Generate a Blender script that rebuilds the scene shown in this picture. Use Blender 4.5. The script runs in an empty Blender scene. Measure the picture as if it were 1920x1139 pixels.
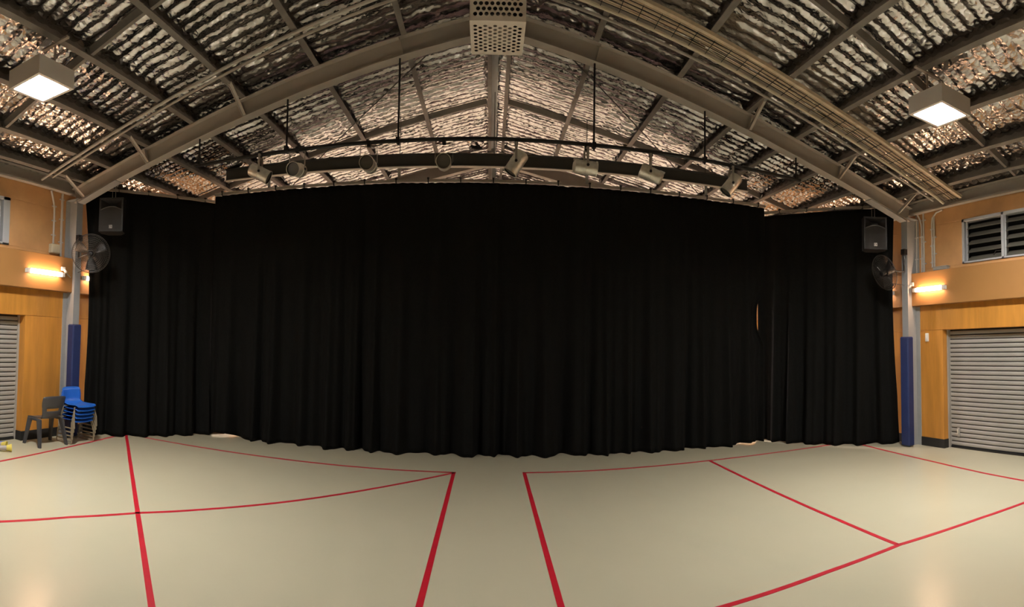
import bpy, math, random
import numpy as np
from mathutils import Vector, Matrix, Euler

# ------------------------------------------------------------------ camera, world, exposure
S = bpy.context.scene
COL = S.collection
F_PX, CY_PX, W_PX, H_PX = 983.4, 614.2, 1920.0, 1139.0      # the panorama's cylinder, in pixels of the frame
CAM_H = 1.80
cam = bpy.data.cameras.new('camera')
cam.type = 'PANO'
cam.panorama_type = 'CENTRAL_CYLINDRICAL'
cam.central_cylindrical_range_u_min = -960.0 / F_PX
cam.central_cylindrical_range_u_max = 960.0 / F_PX
cam.central_cylindrical_range_v_min = -(H_PX - CY_PX) / F_PX
cam.central_cylindrical_range_v_max = CY_PX / F_PX
cam.central_cylindrical_radius = 1.0
cam.clip_start = 0.05
cam.clip_end = 100
camo = bpy.data.objects.new('camera', cam)
COL.objects.link(camo)
camo.matrix_world = Matrix(((0.99894946, -0.01629681, -0.04282987, 0),
                            (-0.04337662, -0.03482223, -0.99845174, 0),
                            (0.01478014, 0.99926064, -0.03549254, CAM_H),
                            (0, 0, 0, 1)))
S.camera = camo
S.view_settings.view_transform = 'Standard'
S.view_settings.look = 'None'
S.view_settings.gamma = 1.0
S.view_settings.use_curve_mapping = False
S.view_settings.exposure = 2.3
w = bpy.data.worlds.new('night')
S.world = w
w.use_nodes = True
w.node_tree.nodes['Background'].inputs[0].default_value = (0.02, 0.025, 0.04, 1)
w.node_tree.nodes['Background'].inputs[1].default_value = 0.3
HIGHBAY_E = 102.0        # emission of the high-bay diffusers
BATTEN_E = 12.0         # emission of the wall battens
S.cycles.max_bounces = 5
S.cycles.diffuse_bounces = 3
S.cycles.glossy_bounces = 3
S.cycles.adaptive_threshold = .03
S.cycles.sample_clamp_indirect = 8.0
S.cycles.use_denoising = True
S.cycles.caustics_reflective = True

# ------------------------------------------------------------------ main dimensions (metres)
XR = 0.08                       # ridge
SL = 0.254                      # roof slope
ZB, ZP, ZF = 5.79, 6.06, 6.25   # rafter underside, purlin underside, foil at the ridge
WL, WR = -6.75, 7.05            # inner faces of the side walls
BL, BR = -6.62, 6.93            # faces of the projecting bulkheads
YN, YF = -10.0, 13.8             # hall ends
PUR = [1.23, 2.38, 3.45, 4.29, 5.10, 5.88, 6.45]
def roof_z(x, z0): return z0 - SL * abs(x - XR)
def frame_y(x): return 6.55 + 0.015 * x

# ------------------------------------------------------------------ helpers
def nrm(v): return v / np.linalg.norm(v)
def sorted_box(p, q): return [min(a,b) for a,b in zip(p,q)], [max(a,b) for a,b in zip(p,q)]
class MB:
    def __init__(s): s.v = []; s.f = []
    def add(s, vs, fs):
        o = len(s.v); s.v += [tuple(float(c) for c in p) for p in vs]; s.f += [tuple(i + o for i in f) for f in fs]; return s
    def box(s, lo, hi):
        (a, b, c), (d, e, f) = lo, hi
        return s.add([(a,b,c),(d,b,c),(d,e,c),(a,e,c),(a,b,f),(d,b,f),(d,e,f),(a,e,f)],
                     [(0,3,2,1),(4,5,6,7),(0,1,5,4),(1,2,6,5),(2,3,7,6),(3,0,4,7)])
    def cbox(s, c, d): return s.box([c[i]-d[i]/2 for i in range(3)], [c[i]+d[i]/2 for i in range(3)])
    def bbox(s, lo, hi, b=.01):                      # box with chamfered edges
        import itertools
        lo = np.array(lo, float); hi = np.array(hi, float); b = min(b, (hi-lo).min()*.45)
        vs = []; idx = {}
        for sx in (0,1):
            for sy in (0,1):
                for sz in (0,1):
                    c = np.array([(lo,hi)[q][i] for i,q in enumerate((sx,sy,sz))]); sg = np.array([1 if q==0 else -1 for q in (sx,sy,sz)])
                    for ax in range(3):
                        p = c + sg*b; p[ax] = c[ax]; idx[(sx,sy,sz,ax)] = len(vs); vs.append(p)
        fs = []
        for ax in range(3):
            o = [i for i in range(3) if i != ax]
            for q in (0,1):
                loop = []
                for u, vv in ((0,0),(1,0),(1,1),(0,1)):
                    k = [0,0,0]; k[ax] = q; k[o[0]] = u; k[o[1]] = vv; loop.append(idx[(*k, ax)])
                if (q == 1) == (ax == 1): loop = loop[::-1]
                fs.append(tuple(loop))
        for ax in range(3):                          # edges along ax
            o = [i for i in range(3) if i != ax]
            for u in (0,1):
                for vv in (0,1):
                    k0=[0,0,0]; k0[ax]=0; k0[o[0]]=u; k0[o[1]]=vv; k1=list(k0); k1[ax]=1
                    l=[idx[(*k0,o[0])], idx[(*k1,o[0])], idx[(*k1,o[1])], idx[(*k0,o[1])]]
                    fs.append(tuple(l))
        for sx in (0,1):
            for sy in (0,1):
                for sz in (0,1): fs.append(tuple(idx[(sx,sy,sz,ax)] for ax in range(3)))
        return s.add(vs, fs)
    def bar(s, p0, p1, w, h, up=(0,0,1)):            # box from p0 to p1, w across, h along up
        p0 = np.array(p0, float); p1 = np.array(p1, float); d = nrm(p1-p0)
        side = nrm(np.cross(d, np.array(up, float))); u = np.cross(side, d)
        vs = []
        for p in (p0, p1):
            for a, b in ((-1,-1),(1,-1),(1,1),(-1,1)): vs.append(p + side*a*w/2 + u*b*h/2)
        return s.add(vs, [(0,1,2,3),(7,6,5,4),(0,4,5,1),(1,5,6,2),(2,6,7,3),(3,7,4,0)])
    def tube(s, pts, r, n=8, closed=False, cap=True):
        P = [np.array(p, float) for p in pts]; m = len(P); R = r if hasattr(r, '__len__') else [r]*m
        o = len(s.v); prev = None
        for i in range(m):
            a = P[(i-1) % m] if (closed or i) else P[i]; b = P[(i+1) % m] if (closed or i < m-1) else P[i]
            t = nrm(b - a)
            if prev is None:
                ref = np.array([0,0,1.]) if abs(t[2]) < .9 else np.array([1.,0,0]); e1 = nrm(np.cross(t, ref))
            else: e1 = nrm(prev - t*np.dot(prev, t))
            prev = e1; e2 = np.cross(t, e1)
            for k in range(n):
                q = 2*math.pi*k/n; s.v.append(tuple(P[i] + R[i]*(math.cos(q)*e1 + math.sin(q)*e2)))
        for i in range(m if closed else m-1):
            for k in range(n):
                a = o+i*n+k; b = o+i*n+(k+1)%n; c = o+((i+1)%m)*n+(k+1)%n; d = o+((i+1)%m)*n+k
                s.f.append((a,b,c,d))
        if cap and not closed:
            s.f.append(tuple(o+k for k in range(n))[::-1]); s.f.append(tuple(o+(m-1)*n+k for k in range(n)))
        return s
    def lathe(s, prof, n=24, axis=(0,0,1), org=(0,0,0)):   # prof: (r, h)
        ax = nrm(np.array(axis, float)); ref = np.array([0,0,1.]) if abs(ax[2]) < .9 else np.array([1.,0,0])
        e1 = nrm(np.cross(ax, ref)); e2 = np.cross(ax, e1); o = len(s.v); og = np.array(org, float)
        for r, h in prof:
            for k in range(n):
                q = 2*math.pi*k/n; s.v.append(tuple(og + ax*h + r*(math.cos(q)*e1+math.sin(q)*e2)))
        for i in range(len(prof)-1):
            for k in range(n):
                s.f.append((o+i*n+k, o+i*n+(k+1)%n, o+(i+1)*n+(k+1)%n, o+(i+1)*n+k))
        return s
    def extrude(s, poly, p0, p1, ex, ey):            # 2-D polygon swept from p0 to p1, axes ex, ey
        p0 = np.array(p0,float); p1 = np.array(p1,float); ex = np.array(ex,float); ey = np.array(ey,float); n = len(poly)
        vs = [p0+a*ex+b*ey for a,b in poly] + [p1+a*ex+b*ey for a,b in poly]
        fs = [(i,(i+1)%n,n+(i+1)%n,n+i) for i in range(n)] + [tuple(range(n))[::-1], tuple(range(n,2*n))]
        return s.add(vs, fs)
    def grid(s, G, keep=None):                       # G: rows of points
        o = len(s.v); m = len(G[0])
        for row in G: s.v += [tuple(float(c) for c in p) for p in row]
        for i in range(len(G)-1):
            for j in range(m-1):
                if keep is None or keep(i, j): s.f.append((o+i*m+j, o+i*m+j+1, o+(i+1)*m+j+1, o+(i+1)*m+j))
        return s
    def mesh(s, name, smooth=False):
        me = bpy.data.meshes.new(name); me.from_pydata(s.v, [], s.f); me.update()
        if smooth: me.polygons.foreach_set('use_smooth', [True]*len(me.polygons)); me.update()
        return me
    def build(s, name, m, parent=None, smooth=False, recalc=True, solid=0, autos=False):
        org = world_org(parent)
        s.v = [(a-org[0], b-org[1], c-org[2]) for a,b,c in s.v]
        me = s.mesh(name, smooth)
        if recalc:
            import bmesh
            bm = bmesh.new(); bm.from_mesh(me); bmesh.ops.recalc_face_normals(bm, faces=bm.faces); bm.to_mesh(me); bm.free()
        if autos:
            me.polygons.foreach_set('use_smooth', [True]*len(me.polygons)); me.set_sharp_from_angle(angle=math.radians(35))
        me.materials.append(m)
        o = bpy.data.objects.new(name, me); COL.objects.link(o); o.parent = parent
        if solid:
            md = o.modifiers.new('thickness', 'SOLIDIFY'); md.thickness = solid; md.offset = 0
        return o
def world_org(p):
    r = np.zeros(3)
    while p is not None: r += np.array(p.location); p = p.parent
    return r
def tag(o, label=None, cat=None, group=None, kind=None):
    if label: o['label'] = label
    if cat: o['category'] = cat
    if group: o['group'] = group
    if kind: o['kind'] = kind
    return o
def empty(name, loc=(0,0,0)):
    o = bpy.data.objects.new(name, None); COL.objects.link(o); o.location = loc; o.empty_display_size = .1; return o
def thing(name, loc, label, cat, group=None): return tag(empty(name, loc), label, cat, group)
def structure(name, loc=(0,0,0), label=None): return tag(empty(name, loc), label, None, None, 'structure')
def copy_tree(o, parent=None):
    c = o.copy(); COL.objects.link(c); c.parent = parent
    for ch in list(o.children): copy_tree(ch, c)
    return c

# ------------------------------------------------------------------ materials
def mat(name, col, rough=.6, metal=0., var=.0, vscale=4., vstretch=(1,1,1), bump=0., bscale=40., spec=.5, col2=None, sheen=0, coat=0, rvar=0):
    m = bpy.data.materials.new(name); m.use_nodes = True; nt = m.node_tree; N = nt.nodes; L = nt.links
    b = N['Principled BSDF']
    b.inputs['Base Color'].default_value = (*col, 1); b.inputs['Roughness'].default_value = rough; b.inputs['Metallic'].default_value = metal
    b.inputs['Specular IOR Level'].default_value = spec
    if sheen: b.inputs['Sheen Weight'].default_value = sheen
    if coat: b.inputs['Coat Weight'].default_value = coat; b.inputs['Coat Roughness'].default_value = .12
    tc = N.new('ShaderNodeTexCoord'); mp = N.new('ShaderNodeMapping'); mp.inputs['Scale'].default_value = vstretch; L.new(tc.outputs['Object'], mp.inputs[0])
    if var or col2 or rvar:
        nz = N.new('ShaderNodeTexNoise'); nz.inputs['Scale'].default_value = vscale; nz.inputs['Detail'].default_value = 6; nz.inputs['Roughness'].default_value = .6
        L.new(mp.outputs[0], nz.inputs['Vector'])
        c2 = col2 or tuple(max(0, c*(1-var)) for c in col); c1 = col if col2 else tuple(min(1, c*(1+var*.6)) for c in col)
        cr = N.new('ShaderNodeValToRGB'); cr.color_ramp.elements[0].color = (*c2,1); cr.color_ramp.elements[1].color = (*c1,1)
        cr.color_ramp.elements[0].position = .3; cr.color_ramp.elements[1].position = .7
        L.new(nz.outputs['Fac'], cr.inputs[0]); L.new(cr.outputs[0], b.inputs['Base Color'])
        if rvar:
            mr = N.new('ShaderNodeMapRange'); mr.inputs[3].default_value = max(.02, rough-rvar); mr.inputs[4].default_value = rough+rvar
            L.new(nz.outputs['Fac'], mr.inputs[0]); L.new(mr.outputs[0], b.inputs['Roughness'])
    if bump:
        n2 = N.new('ShaderNodeTexNoise'); n2.inputs['Scale'].default_value = bscale; n2.inputs['Detail'].default_value = 4
        L.new(tc.outputs['Object'], n2.inputs['Vector'])
        bp = N.new('ShaderNodeBump'); bp.inputs['Strength'].default_value = bump; bp.inputs['Distance'].default_value = .01
        L.new(n2.outputs['Fac'], bp.inputs['Height']); L.new(bp.outputs[0], b.inputs['Normal'])
    return m
def emit(name, col, strength):
    m = bpy.data.materials.new(name); m.use_nodes = True; nt = m.node_tree; nt.nodes.clear()
    e = nt.nodes.new('ShaderNodeEmission'); o = nt.nodes.new('ShaderNodeOutputMaterial')
    e.inputs[0].default_value = (*col,1); e.inputs[1].default_value = strength; nt.links.new(e.outputs[0], o.inputs[0]); return m
M = {}
M['floor'] = mat('floor vinyl', (.565,.53,.385), .22, var=.025, vscale=.8, spec=.5)
M['line'] = mat('red tape', (.55,.012,.03), .45, var=.12, vscale=6)
M['ply'] = mat('varnished plywood', (.62,.275,.05), .42, var=.22, vscale=2.2, vstretch=(3,3,.35), bump=.05, bscale=30)
M['plyup'] = mat('upper wall board', (.66,.36,.15), .6, var=.15, vscale=1.6, bump=.04, bscale=20)
M['band'] = mat('painted bulkhead', (.39,.19,.06), .5, var=.06, vscale=1.5)
M['skirt'] = mat('black skirting', (.018,.018,.018), .5)
M['steel'] = mat('grey painted steel', (.50,.465,.42), .5, var=.08, vscale=3, spec=.4)
M['steel2'] = mat('purlin steel', (.29,.27,.25), .5, metal=.2, var=.2, vscale=4)
M['column'] = mat('pale grey painted column', (.36,.37,.37), .5, var=.08, vscale=3)
M['beamdark'] = mat('charcoal painted steel', (.06,.058,.052), .55, var=.12)
M['pad'] = mat('navy vinyl pad', (.018,.034,.125), .45, var=.1)
M['black'] = mat('black metal', (.012,.012,.012), .4)
M['blackpl'] = mat('black plastic', (.02,.02,.021), .5)
M['curtain'] = mat('black wool drape', (.0085,.0085,.0080), .95, spec=.08, var=.2, vscale=30)
M['white'] = mat('white powder coat', (.86,.84,.82), .45)
M['whitepl'] = mat('white plastic', (.78,.77,.74), .4)
M['cage'] = mat('off white perforated steel', (.92,.86,.78), .5)
M['conduit'] = mat('grey pvc conduit', (.58,.56,.52), .4)
M['cable'] = mat('beige cable', (.84,.71,.53), .5, var=.2, vscale=8)
M['chrome'] = mat('scuffed polished aluminium', (.90,.88,.80), .38, metal=.75, var=.2, vscale=14, bump=.15, bscale=25)
M['lens'] = mat('smoky lens', (.13,.125,.105), .3)
M['rail'] = mat('galvanised track', (.5,.47,.42), .4, metal=.6)
M['shutter'] = mat('grey roller shutter', (.38,.36,.325), .42, var=.06, vscale=2)
M['louvre'] = mat('dark louvre glass', (.13,.12,.095), .3, spec=.5)
M['alu'] = mat('aluminium window frame', (.55,.56,.57), .4, metal=.2)
M['speaker'] = mat('speaker plastic', (.013,.0128,.0125), .55)
M['grille'] = mat('speaker grille', (.017,.0168,.0165), .6, bump=.5, bscale=350)
M['guard'] = mat('fan guard wire', (.09,.085,.08), .35, metal=.7)
M['blade'] = mat('fan blade', (.022,.02,.019), .5)
M['bluechair'] = mat('blue polypropylene', (.02,.14,.60), .35, var=.08)
M['frame'] = mat('beige chair frame', (.34,.29,.20), .4, metal=.3, var=.2, vscale=20)
M['darkchair'] = mat('charcoal plastic chair', (.062,.062,.068), .32, var=.1)
M['yellow'] = mat('yellow plastic', (.72,.60,.12), .4)
M['bluepl'] = mat('blue plastic', (.05,.08,.42), .4)
M['greypl'] = mat('grey plastic', (.40,.37,.34), .5)
M['jbox'] = mat('cream junction box', (.55,.50,.36), .5)
M['endwall'] = mat('dark end wall', (.13,.09,.085), .6, var=.05)
M['night'] = mat('night outside', (.004,.004,.005), .9)
M['highbay'] = emit('high bay diffuser', (1.0,.955,.90), HIGHBAY_E)
M['highbay_far'] = emit('brighter high bay diffuser', (1.0,.80,.745), HIGHBAY_E*2.0)
M['batten'] = emit('batten tube', (1.0,.62,.38), BATTEN_E)
def foil_material():
    m = bpy.data.materials.new('crinkled foil'); m.use_nodes = True; nt = m.node_tree; N = nt.nodes; L = nt.links; b = N['Principled BSDF']
    b.inputs['Base Color'].default_value = (.60,.585,.575,1); b.inputs['Metallic'].default_value = 1; b.inputs['Roughness'].default_value = .22
    tc = N.new('ShaderNodeTexCoord')
    n1 = N.new('ShaderNodeTexNoise'); n1.inputs['Scale'].default_value = 16; n1.inputs['Detail'].default_value = 3; L.new(tc.outputs['Object'], n1.inputs[0])
    vo = N.new('ShaderNodeTexVoronoi'); vo.inputs['Scale'].default_value = 17; vo.feature = 'F1'; L.new(tc.outputs['Object'], vo.inputs['Vector'])
    ad = N.new('ShaderNodeMath'); ad.operation = 'ADD'; L.new(n1.outputs['Fac'], ad.inputs[0]); L.new(vo.outputs['Distance'], ad.inputs[1])
    bp = N.new('ShaderNodeBump'); bp.inputs['Strength'].default_value = .42; bp.inputs['Distance'].default_value = .02
    L.new(ad.outputs[0], bp.inputs['Height']); L.new(bp.outputs[0], b.inputs['Normal'])
    return m
M['foil'] = foil_material()

# ------------------------------------------------------------------ value noise for cloth and foil
rng = np.random.RandomState(7)
def vnoise(x, y, seed=0):
    r = np.random.RandomState(seed).rand(64, 64); xi = np.floor(x).astype(int); yi = np.floor(y).astype(int); fx = x-xi; fy = y-yi
    fx = fx*fx*(3-2*fx); fy = fy*fy*(3-2*fy); g = lambda a, b: r[a % 64, b % 64]
    return (g(xi,yi)*(1-fx)+g(xi+1,yi)*fx)*(1-fy)+(g(xi,yi+1)*(1-fx)+g(xi+1,yi+1)*fx)*fy

# ================================================================== THE SETTING
# floor with its red tape lines
fl = tag(MB().box((WL-.6, YN, -.08), (WR+.6, YF, 0)).build('floor', M['floor']), 'beige vinyl hall floor with red court lines', None, None, 'structure')
def tape(pts, wd=.05):
    P = [np.array(p, float) for p in pts]; m = MB(); top = []; n = len(P)
    for i in range(n):
        d = nrm(P[min(i+1,n-1)] - P[max(i-1,0)]); s = np.array([-d[1], d[0]])*wd/2
        top.append((P[i]+s, P[i]-s))
    vs = [(a[0],a[1],z) for z in (0.0005,.0025) for pr in top for a in pr]; fs = []
    for i in range(n-1):
        a = 2*i; fs += [(a+2*n, a+1+2*n, a+3+2*n, a+2+2*n), (a, a+2, a+3, a+1), (a, a+2*n, a+2+2*n, a+2), (a+1, a+3, a+3+2*n, a+1+2*n)]
    fs += [(0,1,2*n+1,2*n), (2*n-2, 4*n-2, 4*n-1, 2*n-1)]
    m.add(vs, fs).build('court_line', M['line'], fl)
tape([(-6.14,7.48),(-5.97,5.9),(-5.80,4.36),(-5.62,2.2)])
tape([(-6.14,7.48),(-4.9,7.46),(-3.0,7.44),(-1.6,7.43),(-.44,7.45)])
tape([(-6.13,7.49),(-3.29,4.25),(-2.06,2.85),(-1.2,1.9)])
tape([(-.46,7.44),(-1.34,6.46),(-2.11,5.58),(-2.80,4.82),(-3.29,4.25),(-3.66,3.66),(-3.96,3.0),(-4.2,2.3)])
tape([(-.47,7.46),(-.46,5.2),(-.45,3.62),(-.44,1.9)])
tape([(.525,7.52),(.525,5.2),(.525,3.64),(.52,1.9)])
tape([(.51,7.50),(1.6,7.55),(2.6,7.63),(3.43,7.69),(4.6,7.74),(6.05,7.76)])
tape([(6.35,7.75),(6.15,5.6),(5.98,4.3),(5.90,3.5),(5.75,2.2)])
tape([(3.43,7.68),(3.41,5.6),(3.40,4.35),(3.37,3.45)])
tape([(.6,3.25),(1.61,3.35),(2.55,3.42),(3.38,3.44),(4.4,3.30),(5.10,3.18),(6.2,3.0)])

# ceiling: foil blanket between purlins, purlins, bridging
ceil = structure('ceiling', (XR, 6, ZF), 'pitched roof lined with crinkled silver foil between grey steel purlins')
def foil_panel(sg, d0, d1, seed):
    ds = np.arange(d0, d1+1e-6, (d1-d0)/max(2, round((d1-d0)/.035))); ys = np.arange(.4, YF+.02, .02)
    D, Y = np.meshgrid(ds, ys)
    far = np.clip((Y-6.5)/.4, 0, 1)
    ph = Y/.16 + (1-.7*far)*(.5*vnoise(D*1.2+seed*3, Y*.8, seed) + .2*vnoise(D*5, Y*3, seed+5))
    rid = np.floor(ph); t = ph-rid
    amp = .018 + .020*vnoise(rid*.73+11, D*1.3+seed, seed+9)
    b = amp*(1+.85*far)*np.power(np.clip(np.sin(np.pi*t), 0, 1), .85)
    cr = np.zeros_like(D)
    for k, c in enumerate(np.arange(d0+.17+.1*((seed*37) % 7)/7., d1, .31)):
        cc = c + .05*(vnoise(Y*.6+k*7, Y*0+seed, seed+20)-.5) + .03*(vnoise(Y*4, Y*0+k, seed+21)-.5)
        q = np.abs(D-cc); on = np.clip(vnoise(Y*.7+k*3, Y*0+k*5, seed+30)*2.2-.5, .15, 1)
        cr += on*np.exp(-(q/.022)**2)
    b = b*(1-.75*np.clip(cr,0,1)) + .030*np.clip(cr,0,1)*(vnoise(Y*22, D*22, seed+33)-.1)
    b += (1-.55*far)*(.018*(vnoise(D*7+3, Y*9, seed+40)-.5) + .020*np.abs(vnoise(D*11+3, Y*13, seed+43)-.5)) + .008*(vnoise(D*19, Y*23, seed+41)-.5) + .03*(vnoise(D*1.1+seed, Y*.45, seed+42))
    pass
    X = XR + sg*D; Z = ZF - SL*D - b
    ny, nx = D.shape; vs = np.stack([X, Y, Z], -1).reshape(-1,3) - np.array([XR, 6, ZF])
    i = np.arange(ny*nx).reshape(ny,nx); q = np.stack([i[:-1,:-1], i[:-1,1:], i[1:,1:], i[1:,:-1]], -1).reshape(-1,4)
    if sg > 0: q = q[:, ::-1]
    me = bpy.data.meshes.new('foil_panel'); me.vertices.add(len(vs)); me.vertices.foreach_set('co', vs.astype(np.float32).ravel())
    me.loops.add(q.size); me.loops.foreach_set('vertex_index', q.astype(np.int32).ravel()); me.polygons.add(len(q))
    me.polygons.foreach_set('loop_start', np.arange(0, q.size, 4, dtype=np.int32)); me.update(calc_edges=True)
    me.polygons.foreach_set('use_smooth', np.ones(len(q), bool)); me.materials.append(M['foil'])
    o = bpy.data.objects.new('foil_panel', me); COL.objects.link(o); o.parent = ceil
edges = [.0] + PUR + [6.95]
sd = 1
for sg in (-1, 1):
    for a, b in zip(edges[:-1], edges[1:]):
        foil_panel(sg, a, min(b, (6.80 if sg < 0 else 6.96)), sd); sd += 1
    # plain foil behind the photographer
    xe = XR + sg*6.9
    MB().add([(XR,YN,ZF-.03),(xe,YN,ZF-.03-SL*6.9),(xe,.4,ZF-.03-SL*6.9),(XR,.4,ZF-.03)], [(0,1,2,3)]).build('foil_panel', M['foil'], ceil)
    # roof sheeting above
    MB().add([(XR,YN,ZF+.03),(xe,YN,ZF+.03-SL*6.9),(xe,YF,ZF+.03-SL*6.9),(XR,YF,ZF+.03)], [(0,1,2,3)]).build('roof_sheet', M['steel2'], ceil)
def cee(h, f, t=.008, lip=.02):                      # C-section outline, web at 0, flange to +f
    return [(0,0),(f,0),(f,lip),(f-t,lip),(f-t,t),(t,t),(t,h-t),(f-t,h-t),(f-t,h-lip),(f,h-lip),(f,h),(0,h)]
Y0P, Y1P = .3, 13.7
for sg in (-1, 1):
    for d in PUR:
        x = XR + sg*d; z = roof_z(x, ZP)
        ex = np.array([sg*-1*math.cos(math.atan(SL)), 0, math.sin(math.atan(SL))]); ey = np.array([sg*math.sin(math.atan(SL)), 0, math.cos(math.atan(SL))])
        c = np.array([x, 0, z]) - ex*.035
        MB().extrude(cee(.19,.07), c+np.array([0,Y0P,0]), c+np.array([0,Y1P,0]), ex, ey).build('purlin', M['steel2'], ceil)
    x = XR + sg*.17; c = np.array([x, 0, ZP-.02])
    MB().extrude(cee(.19,.06), c+np.array([0,Y0P,0]), c+np.array([0,Y1P,0]), (sg*-1,0,0), (0,0,1)).build('ridge_purlin', M['steel2'], ceil)
    # bridging bars at mid bay, one per purlin gap
    for yb in (4.25, 9.08):
        e2 = [.17] + PUR + [6.7]
        for a, b in zip(e2[:-1], e2[1:]):
            p0 = (XR+sg*(a+.02), yb, roof_z(XR+a, ZP)+.075); p1 = (XR+sg*(b-.02), yb, roof_z(XR+b, ZP)+.075)
            MB().bar(p0, p1, .045, .10).build('bridging_bar', M['steel2'], ceil)
    # thin diagonal bracing rod under the far bay
    MB().tube([(XR+sg*.75, 6.8, roof_z(XR+.75, ZP)-.02), (XR+sg*4.9, 10.7, roof_z(XR+4.9, ZP)-.02)], .009, 6).build('bracing_rod', M['beamdark'], ceil)
MB().box((XR-.11, Y0P, ZP+.05), (XR-.01, Y1P, ZP+.06)).box((XR-.065, Y0P, ZP+.06), (XR-.055, Y1P, ZP+.15)).build('ridge_strip', M['column'], ceil)

# side walls
def panel(m, x0, x1, y0, y1, z0, z1, parent, name, b=.004): return MB().bbox((x0,y0,z0),(x1,y1,z1), b).build(name, m, parent)
def side_wall(nm, wx, bx, out, door, win, label):
    W = structure(nm, (wx, 5, 0), label)
    a, b = sorted((wx, wx+out*.2))
    dy0, dy1 = door; wy0, wy1 = win
    zt = 4.5
    # lower sheets, either side of the door
    for y0, y1 in ((YN, dy0), (dy1, 8.6), (8.6, YF)): panel(M['ply'], a, b, y0, y1, 0.0, 2.08, W, 'plywood_panel')
    ys = [YN, dy0-1.2, dy0, dy0+1.2, dy0+2.4, dy1+.25, 8.6, YF]
    for y0, y1 in zip(ys[:-1], ys[1:]): panel(M['ply'], a, b, y0, y1, 2.083, 2.60, W, 'header_panel')
    panel(M['plyup'], a, b, YN, YF, 2.60, 3.20, W, 'upper_panel')
    panel(M['plyup'], a, b, YN, wy0, 3.20, 3.96, W, 'upper_panel'); panel(M['plyup'], a, b, wy1, YF, 3.20, 3.96, W, 'upper_panel')
    panel(M['plyup'], a, b, YN, YF, 3.96, zt, W, 'upper_panel')
    # door reveal end
    return W
wl = side_wall('wall_left', WL, BL, -1, (2.4, 5.52), (2.9, 5.10), 'varnished yellow plywood side wall with chairs before it')
wr = side_wall('wall_right', WR, BR, 1, (2.8, 6.02), (3.42, 5.53), 'varnished yellow plywood side wall with louvre window and roller door')
tag(MB().box((WL-.2,YF,0),(WR+.2,YF+.15,6.4)).build('wall_back', M['endwall']), 'dark end wall behind the black curtains', None, None, 'structure')
tag(MB().box((WL-.2,YN-.15,0),(WR+.2,YN,6.4)).build('wall_front', M['plyup']), 'yellow end wall behind the viewer', None, None, 'structure')
# projecting bulkheads
tag(MB().bbox((WL,YN,2.53),(BL,YF,3.13),.006).build('trim_1', M['band']), 'long orange bulkhead along the left wall', None, None, 'structure')
tag(MB().bbox((BR,YN,2.53),(WR,YF,3.13),.006).build('trim_2', M['band']), 'long orange bulkhead along the right wall', None, None, 'structure')
# eave beams
for i, (x, sg) in enumerate(((-6.73, 1), (7.03, -1))):
    c = np.array([x, 0, 4.22 if sg < 0 else 4.26])
    tag(MB().extrude(cee(.23,.10,.01,.03), c+np.array([0,YN,0]), c+np.array([0,YF,0]), (sg,0,0), (0,0,1)).build('trim_%d' % (i+3), M['steel']),
        'grey steel eave beam along the %s wall top' % ('left','right')[i], None, None, 'structure')
# black skirtings
for nm, x, sg, y0, ang in (('baseboard_left', WL, 1, 5.52, 0), ('baseboard_right', WR, -1, 6.02, 0)):
    a, b = sorted((x+sg*.012, x-sg*.17))
    tag(MB().box((a,y0-.012,0),(b,YF,.155)).build(nm, M['skirt']), 'black skirting at the foot of the plywood', None, None, 'structure')

# roller doors
def roller(nm, x, out, y0, y1, label):
    D = structure(nm, (x+out*.17, (y0+y1)/2, 0), label); xd = x+out*.17
    prof = [(0,0),(.006,.003),(.011,.014),(.013,.034),(.011,.052),(.006,.060),(0,.063),(-.003,.063),(-.003,0)]
    base = None
    for k in range(26):
        z = .045+k*.078
        if base is None:
            base = MB().extrude(prof, (xd,y0-.05,z), (xd,y1+.03,z), (-out,0,0), (0,0,1)).build('slat', M['shutter'], D)
        else:
            o = base.copy(); COL.objects.link(o); o.location = (0,0,k*.078)
    MB().box(*sorted_box((xd+out*.004,y0-.05,.04),(xd+out*.016,y1+.03,2.1))).build('backing', M['black'], D)
    MB().box((xd-.02,y0,.0),(xd+.02,y1,.035)).build('bottom_seal', M['black'], D)
    MB().box((xd-.06,y1-.035,.0),(xd+.03,y1-.002,2.08)).build('guide_rail', M['shutter'], D)
    return D, xd
d1, xd1 = roller('door_1', WL, -1, 2.4, 5.52, 'grey slatted roller door in the left wall')
d2, xd2 = roller('door_2', WR, 1, 2.8, 6.02, 'grey slatted roller door in the right wall')
lk = MB().bbox((xd2-.035,5.78,.20),(xd2-.012,5.84,.36),.006).build('lock', M['greypl'], d2)
MB().tube([(xd2-.05,5.81,.25),(xd2-.05,5.81,.33)], .012, 8).build('lock_knob', M['chrome'], lk)

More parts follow.
